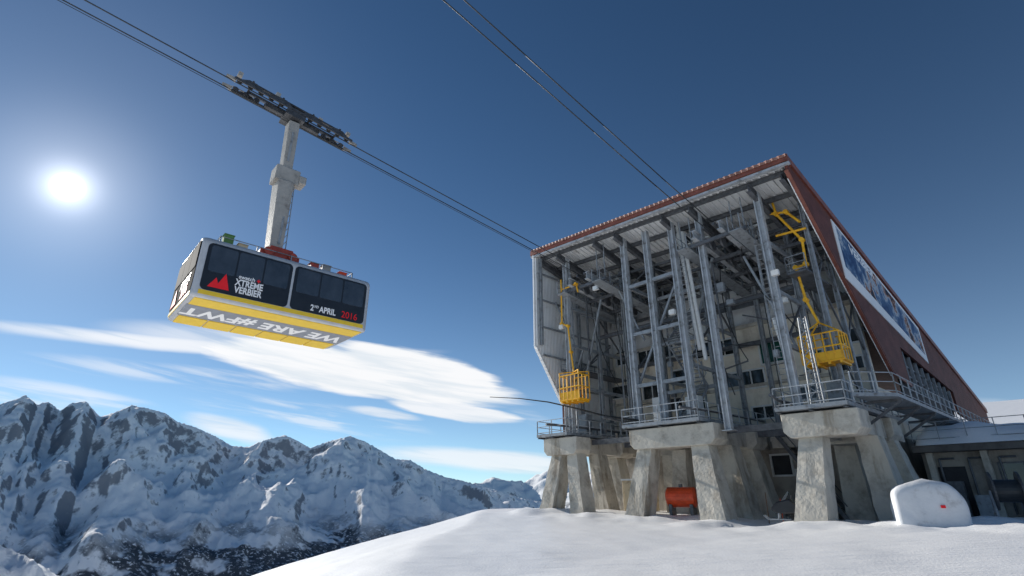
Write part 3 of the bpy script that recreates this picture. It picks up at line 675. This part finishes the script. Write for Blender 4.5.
f = MB(CB); f.box(1.2, 2.32, -4.0, 4.0, -.03, -.002); f.build('underside_panel', MT['cyellow'], cc)
f = MB(CB); f.box(-.85, 1.16, -4.05, 4.05, -.03, -.002); f.build('underside_panel', MT['grey'], cc, label='grey underside panel with lettering')
for i in range(6):
    f = MB(CB); f.box(-2.3, -.9, -3.95+i*1.32, -3.95+i*1.32+1.25, -.05, -.002); f.build('underside_panel', MT['cyellow'], cc)
lettering('WE ARE #FWT', 1.62, (.13, -.1, -.034), (0,-1,0), (-1,0,0), MT['letter'], cc, CB, .03, sx=.74)
xs = HW+.022
xt = HW+.036
lettering('XTREME', .44, (xt, -1.95, 1.04), (0,1,0), (0,0,1), MT['letter'], cc, CB, .03, sx=.75)
lettering('VERBIER', .44, (xt, -1.95, .68), (0,1,0), (0,0,1), MT['letter'], cc, CB, .03, sx=.75)
lettering('swatch', .26, (xt, -2.1, 1.34), (0,1,0), (0,0,1), MT['letter'], cc, CB, .02)
f = MB(CB); f.box(xt-.006, xt+.012, -1.66, -1.50, 1.31, 1.36); f.box(xt-.006, xt+.0115, -1.605, -1.555, 1.255, 1.415); f.build('cross_emblem', MT['rletter'], cc)
lettering('2', .44, (xt, 1.12, .64), (0,1,0), (0,0,1), MT['letter'], cc, CB, .03, sx=.78)
lettering('ND', .18, (xt, 1.34, .74), (0,1,0), (0,0,1), MT['letter'], cc, CB, .03, sx=.8)
lettering('APRIL', .44, (xt, 1.93, .64), (0,1,0), (0,0,1), MT['letter'], cc, CB, .03, sx=.78)
lettering('2016', .5, (xt, 3.12, .65), (0,1,0), (0,0,1), MT['rletter'], cc, CB, .0, sx=.9)
for y0, w, h in ((-3.66, .5, .5), (-3.36, .6, .78)):
    f = MB(CB); f.add([(xs, y0, .55), (xs, y0+w, .55), (xs, y0+w*.6, .55+h), (xt+y0*.001, y0, .55), (xt+y0*.001, y0+w, .55), (xt+y0*.001, y0+w*.6, .55+h)],
          [(0,2,1),(3,4,5),(0,1,4,3),(1,2,5,4),(2,0,3,5)]); f.build('mountain_emblem', MT['rletter'], cc)
ye = -(HL+.032)
lettering('XTREME', .56, (.6, ye, 1.14), (1,0,0), (0,0,1), MT['letter'], cc, CB, .0)
lettering('2016', .72, (.7, ye, .66), (1,0,0), (0,0,1), MT['rletter'], cc, CB, .02)
f = MB(CB); f.add([(-2.0, ye, .45), (-.85, ye, .45), (-1.25, ye, 1.3), (-2.0, ye-.012, .45), (-.85, ye-.012, .45), (-1.25, ye-.012, 1.3)], [(0,1,2),(3,5,4),(0,3,4,1),(1,4,5,2),(2,5,3,0)]); f.build('mountain_emblem', MT['rletter'], cc)
ZR = HH
f = MB(CB); f.box(-.9, .9, -2.2, 1.2, ZR-.02, ZR+.18)
for y in (-3.2, 2.4): f.box(-1.3, 1.3, y, y+.2, ZR-.02, ZR+.1)
f.build('roof_platform', MT['mid'], cc)
f = MB(CB); f.rail([(1.6, -3.4, ZR), (1.6, 3.4, ZR), (-1.3, 3.4, ZR), (-1.3, -3.4, ZR), (1.6, -3.4, ZR)], .5, 1.7, .025, (1,)); f.build('roof_rail', MT['mid'], cc)
f = MB(CB); f.box(-.4, 1.4, -1.5, .5, ZR+.18, ZR+.62); f.box(.3, 1.2, -1.0, .2, ZR+.62, ZR+1.0); f.tube((1.41, -1.1, ZR+.5), (1.55, -1.1, ZR+.5), .25, None, 14); f.tube((1.41, .1, ZR+.5), (1.55, .1, ZR+.5), .25, None, 14); f.build('suspension_hub', MT['redp'], cc, bevel=.12)
for (x, y, m_, h) in ((1.2, -3.0, 'greenp', .75), (1.3, 1.3, 'redp', .5), (1.2, 2.0, 'frost', .6), (1.1, -2.3, 'beige', .5), (1.3, 2.9, 'orange', .4)):
    f = MB(CB); f.box(x-.25, x+.25, y-.22, y+.22, ZR, ZR+h); f.box(x-.28, x+.28, y-.25, y+.25, ZR+h, ZR+.04+h); f.build('roof_box', MT[m_], cc, bevel=.05)
HB = ST @ Matrix.Translation(V(18.2, -24.4, 0))
f = MB(HB)
f.beam((0, .05, 12.9), (0, -.1, 17.9), .62, .9, .85, 1.15); f.build('hanger_arm', MT['frost'], cc, bevel=.05)
f = MB(HB); f.box(-.5, .5, -.72, .6, 17.85, 18.8); f.box(-.25, .6, .55, .95, 18.0, 18.5); f.build('hanger_joint', MT['frost'], cc, bevel=.06)
f = MB(HB); f.beam((0, -.12, 18.75), (0, -.2, 22.0), .52, .8, .6, .75); f.build('hanger_arm', MT['frost'], cc, bevel=.05)
f = MB(HB)
for s in (-1, 1): f.tube((s*.3, .56, 13.4), (s*.3, .42, 17.8), .025, None, 6)
z = 13.6
while z < 17.8: f.tube((-.3, .56-(z-13.4)*.04, z), (.3, .56-(z-13.4)*.04, z), .018, None, 5); z += .4
f.build('ladder', MT['mid'], cc)
for y, z0, z1 in ((-.2, 19.2, 21.2), (.1, 14, 17)):
    f = MB(HB); f.beam((.34 if z0 > 18 else .42, y, z0), (.34 if z0 > 18 else .42, y, z1), .12, .2); f.build('stiffener', MT['mid'], cc)
CR = ST @ Matrix.Translation(V(18.2, -24.65, g1(-24.65))) @ Matrix.Rotation(math.atan(-.1), 4, 'X')
f = MB(CR)
for s in (-1, 1):
    f.beam((s*.60, -3.5, .12), (s*.60, 3.5, .12), .07, .16)
    for y in (-2.6, -.9, .9, 2.6): f.prism_x([(y-.75, .1), (y+.75, .1), (y+.2, .42), (y-.2, .42)], s*.56, s*.63)
    f.beam((s*.42, -2.6, .46), (s*.42, 2.6, .46), .14, .1)
f.box(-.62, .62, -.55, .55, -.35, .02); f.beam((0, -1.6, -.12), (0, 1.6, -.12), .26, .26)
for y in (-2.6, -.9, .9, 2.6): f.box(-.66, .66, y-.05, y+.05, .38, .48)
f.build('carriage', MT['csteel'], cc)
for s in (-1, 1):
    f = MB(CR)
    for y in (-3.9, 3.9): f.beam((s*.42, y*.87, .1), (s*.42, y, .12), .2, .22, .12, .12)
    f.beam((s*.42, -3.4, .3), (s*.42, 3.4, .3), .05, .05)
    f.build('rope_guide', MT['frost'], cc)
for s in (-1, 1):
    for k in range(12):
        y = -3.2+k*.58; f = MB(CR); f.tube((s*.42-.05, y, .19), (s*.42+.05, y, .19), .155, None, 16); f.build('wheel', MT['csteel'], cc)
for y in (-3.3, -1.2, 1.4, 3.2):
    f = MB(CR); f.box(.1, .5, y-.12, y+.12, .5, .72+.1*math.sin(y*3)); f.build('sensor_box', MT['frost'], cc)

# ------------------------------------------------------------------ things at the foot of the station
def place(u, v, Y):
    d = ray(u, v); X = d.x/d.y*Y; return X, Y, G(X, Y)
def FR(u, v, Y, rot): x, y, z = place(u, v, Y); return Matrix.Translation((x, y, z)) @ Matrix.Rotation(R(rot), 4, 'Z')
M = FR(641, 500, 43.5, -42)
t = thing('storage_container', 'beige metal storage cabin between the left and middle concrete piers', 'container', M)
f = MB(M); f.box(-1.1, 1.1, -.8, .8, .1, 2.3); f.build('body', MT['beige'], t, bevel=.04)
for x0, x1 in ((-.9, -.05), (.05, .9)): f = MB(M); f.box(x0, x1, -.84, -.8, .25, 2.1); f.build('door', MT['beige'], t)
f = MB(M); f.box(-1.15, 1.15, -.88, .88, 2.3, 2.42); f.build('roof', MT['frame'], t)
M = FR(682, 500, 38.6, -30)
t = thing('fuel_tank', 'orange red cylindrical tank on a cradle beneath the middle of the station', 'tank', M)
f = MB(M); f.tube((-.9, 0, 1.1), (.9, 0, 1.1), .65, None, 20); f.tube((-1.02, 0, 1.1), (-.9, 0, 1.1), .45, .65, 20); f.tube((.9, 0, 1.1), (1.02, 0, 1.1), .65, .45, 20); f.build('shell', MT['orange'], t)
for x0, x1 in ((-.8, -.6), (.6, .8)): f = MB(M); f.box(x0, x1, -.6, .6, -.3, .65); f.build('cradle', MT['steel'], t)
f = MB(M); f.tube((0, 0, 1.7), (0, 0, 1.95), .14); f.build('filler_cap', MT['steel'], t)
M = FR(622, 505, 43.0, 20)
t = thing('warning_sign', 'small red and white board on a post by the beige cabin', 'sign', M)
f = MB(M); f.tube((1.2, 0, -.3), (1.2, 0, 1.9), .04); f.build('post', MT['mid'], t)
f = MB(M); f.box(.9, 1.5, -.06, -.02, 1.3, 1.9); f.build('board', MT['letter'], t)
f = MB(M); f.box(.98, 1.42, -.075, -.063, 1.55, 1.82); f.build('red_mark', MT['rletter'], t)
def snowmobile(M, label):
    t = thing('snowmobile', label, 'snowmobile', M)
    f = MB(M); f.prism_x([(-1.3,.35),(1.1,.35),(1.35,.6),(1.0,.95),(.35,1.1),(.1,.85),(-1.3,.8)], -.35, .35); f.build('body', MT['black'], t, bevel=.06)
    f = MB(M); f.prism_x([(-1.4,.86),(-.05,.86),(-.1,1.0),(-1.35,1.08)], -.2, .2); f.build('seat', MT['rubber'], t, bevel=.04)
    f = MB(M); f.prism_x([(-1.5,.05),(.3,.05),(.5,.2),(.3,.36),(-1.4,.36),(-1.6,.2)], -.26, .26); f.build('track', MT['rubber'], t)
    f = MB(M); f.prism_x([(.55,1.0),(.75,1.0),(.35,1.5),(.28,1.45)], -.28, .28); f.build('windscreen', MT['glass'], t)
    for s in (-1, 1):
        f = MB(M); f.beam((s*.42, .4, .05), (s*.42, 1.5, .05), .14, .05); f.beam((s*.42, 1.5, .05), (s*.42, 1.75, .25), .14, .05); f.beam((s*.42, 1.0, .05), (s*.25, .95, .55), .06, .06); f.build('ski', MT['mid'], t)
    f = MB(M); f.tube((-.38, .22, 1.25), (.38, .22, 1.25), .025); f.tube((0, .3, .95), (0, .22, 1.25), .03); f.build('handlebar', MT['steel'], t)
snowmobile(FR(798, 510, 31.0, 60), 'dark snowmobile parked beneath the station left of the right pier')
M = FR(1010, 500, 26.0, -35)
t = thing('snow_vehicle_stand_in', 'dark steel drum on a stand, stand-in for a snow vehicle at the right edge of the snow', 'cable drum', M)  # simple drum shape added in place of a dark snow vehicle
for x in (-.5, .5): f = MB(M); f.tube((x-.04, 0, 1.25), (x+.04, 0, 1.25), .85, None, 24); f.build('flange', MT['csteel'], t)
f = MB(M); f.tube((-.46, 0, 1.25), (.46, 0, 1.25), .5, None, 24); f.build('core', MT['rope'], t)
f = MB(M)
for x in (-.62, .62):
    f.beam((x, -.7, -.3), (x, 0, 1.25), .08, .1); f.beam((x, .7, -.3), (x, 0, 1.25), .08, .1)
f.beam((-.62, -.6, .1), (.62, -.6, .1), .08, .08); f.build('stand', MT['mid'], t)
for i, (u, Y, h) in enumerate(((768,33,1.6),(782,32,1.4),(724,34,1.3))):
    x, y, z = place(u, 515, Y); f = MB(ID); f.tube((x, y, z-.3), (x+.05, y, z+h), .03, .025, 6)
    tag(f.build('marker_pole', MT['orange' if i % 2 else 'wood'], None), ['thin brown marker pole in snow left of the snowmobile', 'thin orange marker pole beside the snowmobile', 'thin brown marker pole below the middle platform'][i], 'marker pole', 'marker poles in the snow')

# ------------------------------------------------------------------ sun and sky
gaz, gel = azel(68, 187)
def dirv(a, e): return Vector((math.sin(a)*math.cos(e), math.cos(a)*math.cos(e), math.sin(e)))
SUN = dirv(gaz, gel)
saz, sel = R(-46.2), R(20.4)
L = bpy.data.lights.new('sun', 'SUN'); L.energy = 5; L.angle = R(.5); L.color = (1, .96, .89)
lo = bpy.data.objects.new('sun', L); COL.objects.link(lo); lo.rotation_euler = dirv(saz, sel).to_track_quat('Z', 'Y').to_euler()
w = bpy.data.worlds.new('World'); scn.world = w; w.use_nodes = True
n, l = w.node_tree.nodes, w.node_tree.links
bg = n['Background']; bg.inputs['Strength'].default_value = 1
sky = n.new('ShaderNodeTexSky'); sky.sky_type = 'NISHITA'; sky.sun_disc = False
sky.sun_elevation = sel; sky.sun_rotation = saz; sky.altitude = 2500; sky.air_density = 1; sky.dust_density = .25; sky.ozone_density = 2.5
def S(x, sock):
    if isinstance(x, (int, float)): sock.default_value = x
    else: l.new(x, sock)
def m_(op, a, b=None, clamp=False):
    t = n.new('ShaderNodeMath'); t.operation = op; t.use_clamp = clamp; S(a, t.inputs[0])
    if b is not None: S(b, t.inputs[1])
    return t.outputs[0]
def mrg(x, a, b, c=0, d=1, smooth=True):
    t = n.new('ShaderNodeMapRange'); t.interpolation_type = 'SMOOTHSTEP' if smooth else 'LINEAR'
    l.new(x, t.inputs[0]); t.inputs[1].default_value = a; t.inputs[2].default_value = b; t.inputs[3].default_value = c; t.inputs[4].default_value = d; return t.outputs[0]
tc = n.new('ShaderNodeTexCoord'); sx = n.new('ShaderNodeSeparateXYZ'); l.new(tc.outputs['Generated'], sx.inputs[0])
az = m_('ARCTAN2', sx.outputs['X'], sx.outputs['Y']); el = m_('ARCSINE', sx.outputs['Z'])
def comb(x, y, z=0):
    t = n.new('ShaderNodeCombineXYZ'); S(x, t.inputs[0]); S(y, t.inputs[1]); S(z, t.inputs[2]); return t.outputs[0]
def nzw(vec, s, d=6, rg=.6, dist=0):
    t = n.new('ShaderNodeTexNoise'); t.inputs['Scale'].default_value = s; t.inputs['Detail'].default_value = d; t.inputs['Roughness'].default_value = rg; t.inputs['Distortion'].default_value = dist
    l.new(vec, t.inputs['Vector']); return t.outputs['Fac']
tilt = m_('ADD', el, m_('MULTIPLY', az, .12))
v1 = comb(m_('MULTIPLY', az, 5), m_('MULTIPLY', tilt, 18), 1.3)
wob = m_('SUBTRACT', nzw(v1, 1.0, 5, .5), .5)
v2 = comb(m_('MULTIPLY', az, 4), m_('MULTIPLY', tilt, 45), 4.1)
stk = nzw(v2, 1.4, 7, .55, .3)
azw = m_('ADD', az, m_('MULTIPLY', wob, .06)); elw = m_('ADD', el, m_('MULTIPLY', wob, .016))
mask = None
blobs = [(190,338,528,398,23,1.0,1.15,.6,3),(320,350,512,392,24,1.0,1.12,.62,3),(-90,316,440,352,8,.85,1.2,.1,1),(378,400,526,420,9,.9,1.1,.5,3),(340,408,425,419,5,.7,1.2,.2,1),
         (20,356,330,388,9,.5,1.3,0,2),(180,390,430,436,16,.55,1.3,0,2),(370,451,620,470,12,.75,1.3,.2,1),(185,416,280,440,11,.75,1.3,.2,1),
         (-60,382,160,408,12,.55,1.3,0,2),(500,400,560,430,8,.25,1.3,0,2),(100,326,330,350,14,.6,1.3,0,1),(960,400,1100,430,10,.5,1.3,0,1)]
stoff = m_('MULTIPLY', m_('SUBTRACT', stk, .5), 1.1)
for u0, v0, u1, v1_, th, op, q1, q0, kd in blobs:
    p, q = azel(u0, v0), azel(u1, v1_); cx, cy = (p[0]+q[0])/2, (p[1]+q[1])/2; dx, dy = q[0]-p[0], q[1]-p[1]; Lh = math.hypot(dx, dy)/2; ang = math.atan2(dy, dx)
    T = th/560.
    X_ = m_('SUBTRACT', azw, cx); Y_ = m_('SUBTRACT', elw, cy)
    xr = m_('ADD', m_('MULTIPLY', X_, math.cos(ang)/Lh), m_('MULTIPLY', Y_, math.sin(ang)/Lh))
    yr = m_('ADD', m_('MULTIPLY', X_, -math.sin(ang)/T), m_('MULTIPLY', Y_, math.cos(ang)/T))
    qq = m_('ADD', m_('MULTIPLY', xr, xr), m_('MULTIPLY', yr, yr))
    if kd == 3: qq = m_('SUBTRACT', qq, stoff)
    mm = m_('MULTIPLY', mrg(qq, q1, q0), op)
    if kd == 2: mm = m_('MULTIPLY', mm, mrg(stk, .4, .65))
    elif kd == 1: mm = m_('MULTIPLY', mm, mrg(stk, .25, .55, .6, 1))
    mask = mm if mask is None else m_('MAXIMUM', mask, mm)
def S2(x, sock):
    if isinstance(x, tuple): sock.default_value = x
    else: l.new(x, sock)
def vmul(colr, v, op='MULTIPLY'):
    t = n.new('ShaderNodeVectorMath'); t.operation = op; S2(colr, t.inputs[0]); S2(v, t.inputs[1]); return t.outputs[0]
skyc = vmul(sky.outputs[0], (.046, .067, .078))
hz = m_('POWER', 2.718, m_('MULTIPLY', m_('ABSOLUTE', el), -6.0))
hzc = n.new('ShaderNodeVectorMath'); hzc.operation = 'SCALE'; hzc.inputs[0].default_value = (.31, .38, .44); l.new(hz, hzc.inputs['Scale'])
skyc = vmul(skyc, hzc.outputs[0], 'ADD')
dt = n.new('ShaderNodeVectorMath'); dt.operation = 'DOT_PRODUCT'; l.new(tc.outputs['Generated'], dt.inputs[0]); dt.inputs[1].default_value = SUN
d = m_('MAXIMUM', dt.outputs['Value'], 0)
gl = m_('ADD', m_('ADD', m_('MULTIPLY', m_('POWER', d, 26000), 22), m_('MULTIPLY', m_('POWER', d, 2200), .8)), m_('ADD', m_('MULTIPLY', m_('POWER', d, 250), .28), m_('MULTIPLY', m_('POWER', d, 22), .08)))
glc = n.new('ShaderNodeVectorMath'); glc.operation = 'SCALE'; glc.inputs[0].default_value = (.97, .98, 1.0); l.new(gl, glc.inputs['Scale'])
mx = n.new('ShaderNodeMix'); mx.data_type = 'RGBA'; l.new(mask, mx.inputs['Factor']); l.new(skyc, mx.inputs['A'])
cl = n.new('ShaderNodeMix'); cl.data_type = 'RGBA'; l.new(mrg(stk, .36, .62), cl.inputs['Factor']); cl.inputs['A'].default_value = (.78, .84, .90, 1); cl.inputs['B'].default_value = (.95, .96, .98, 1)
l.new(cl.outputs['Result'], mx.inputs['B'])
fin = vmul(mx.outputs['Result'], glc.outputs[0], 'ADD')
l.new(fin, bg.inputs['Color'])
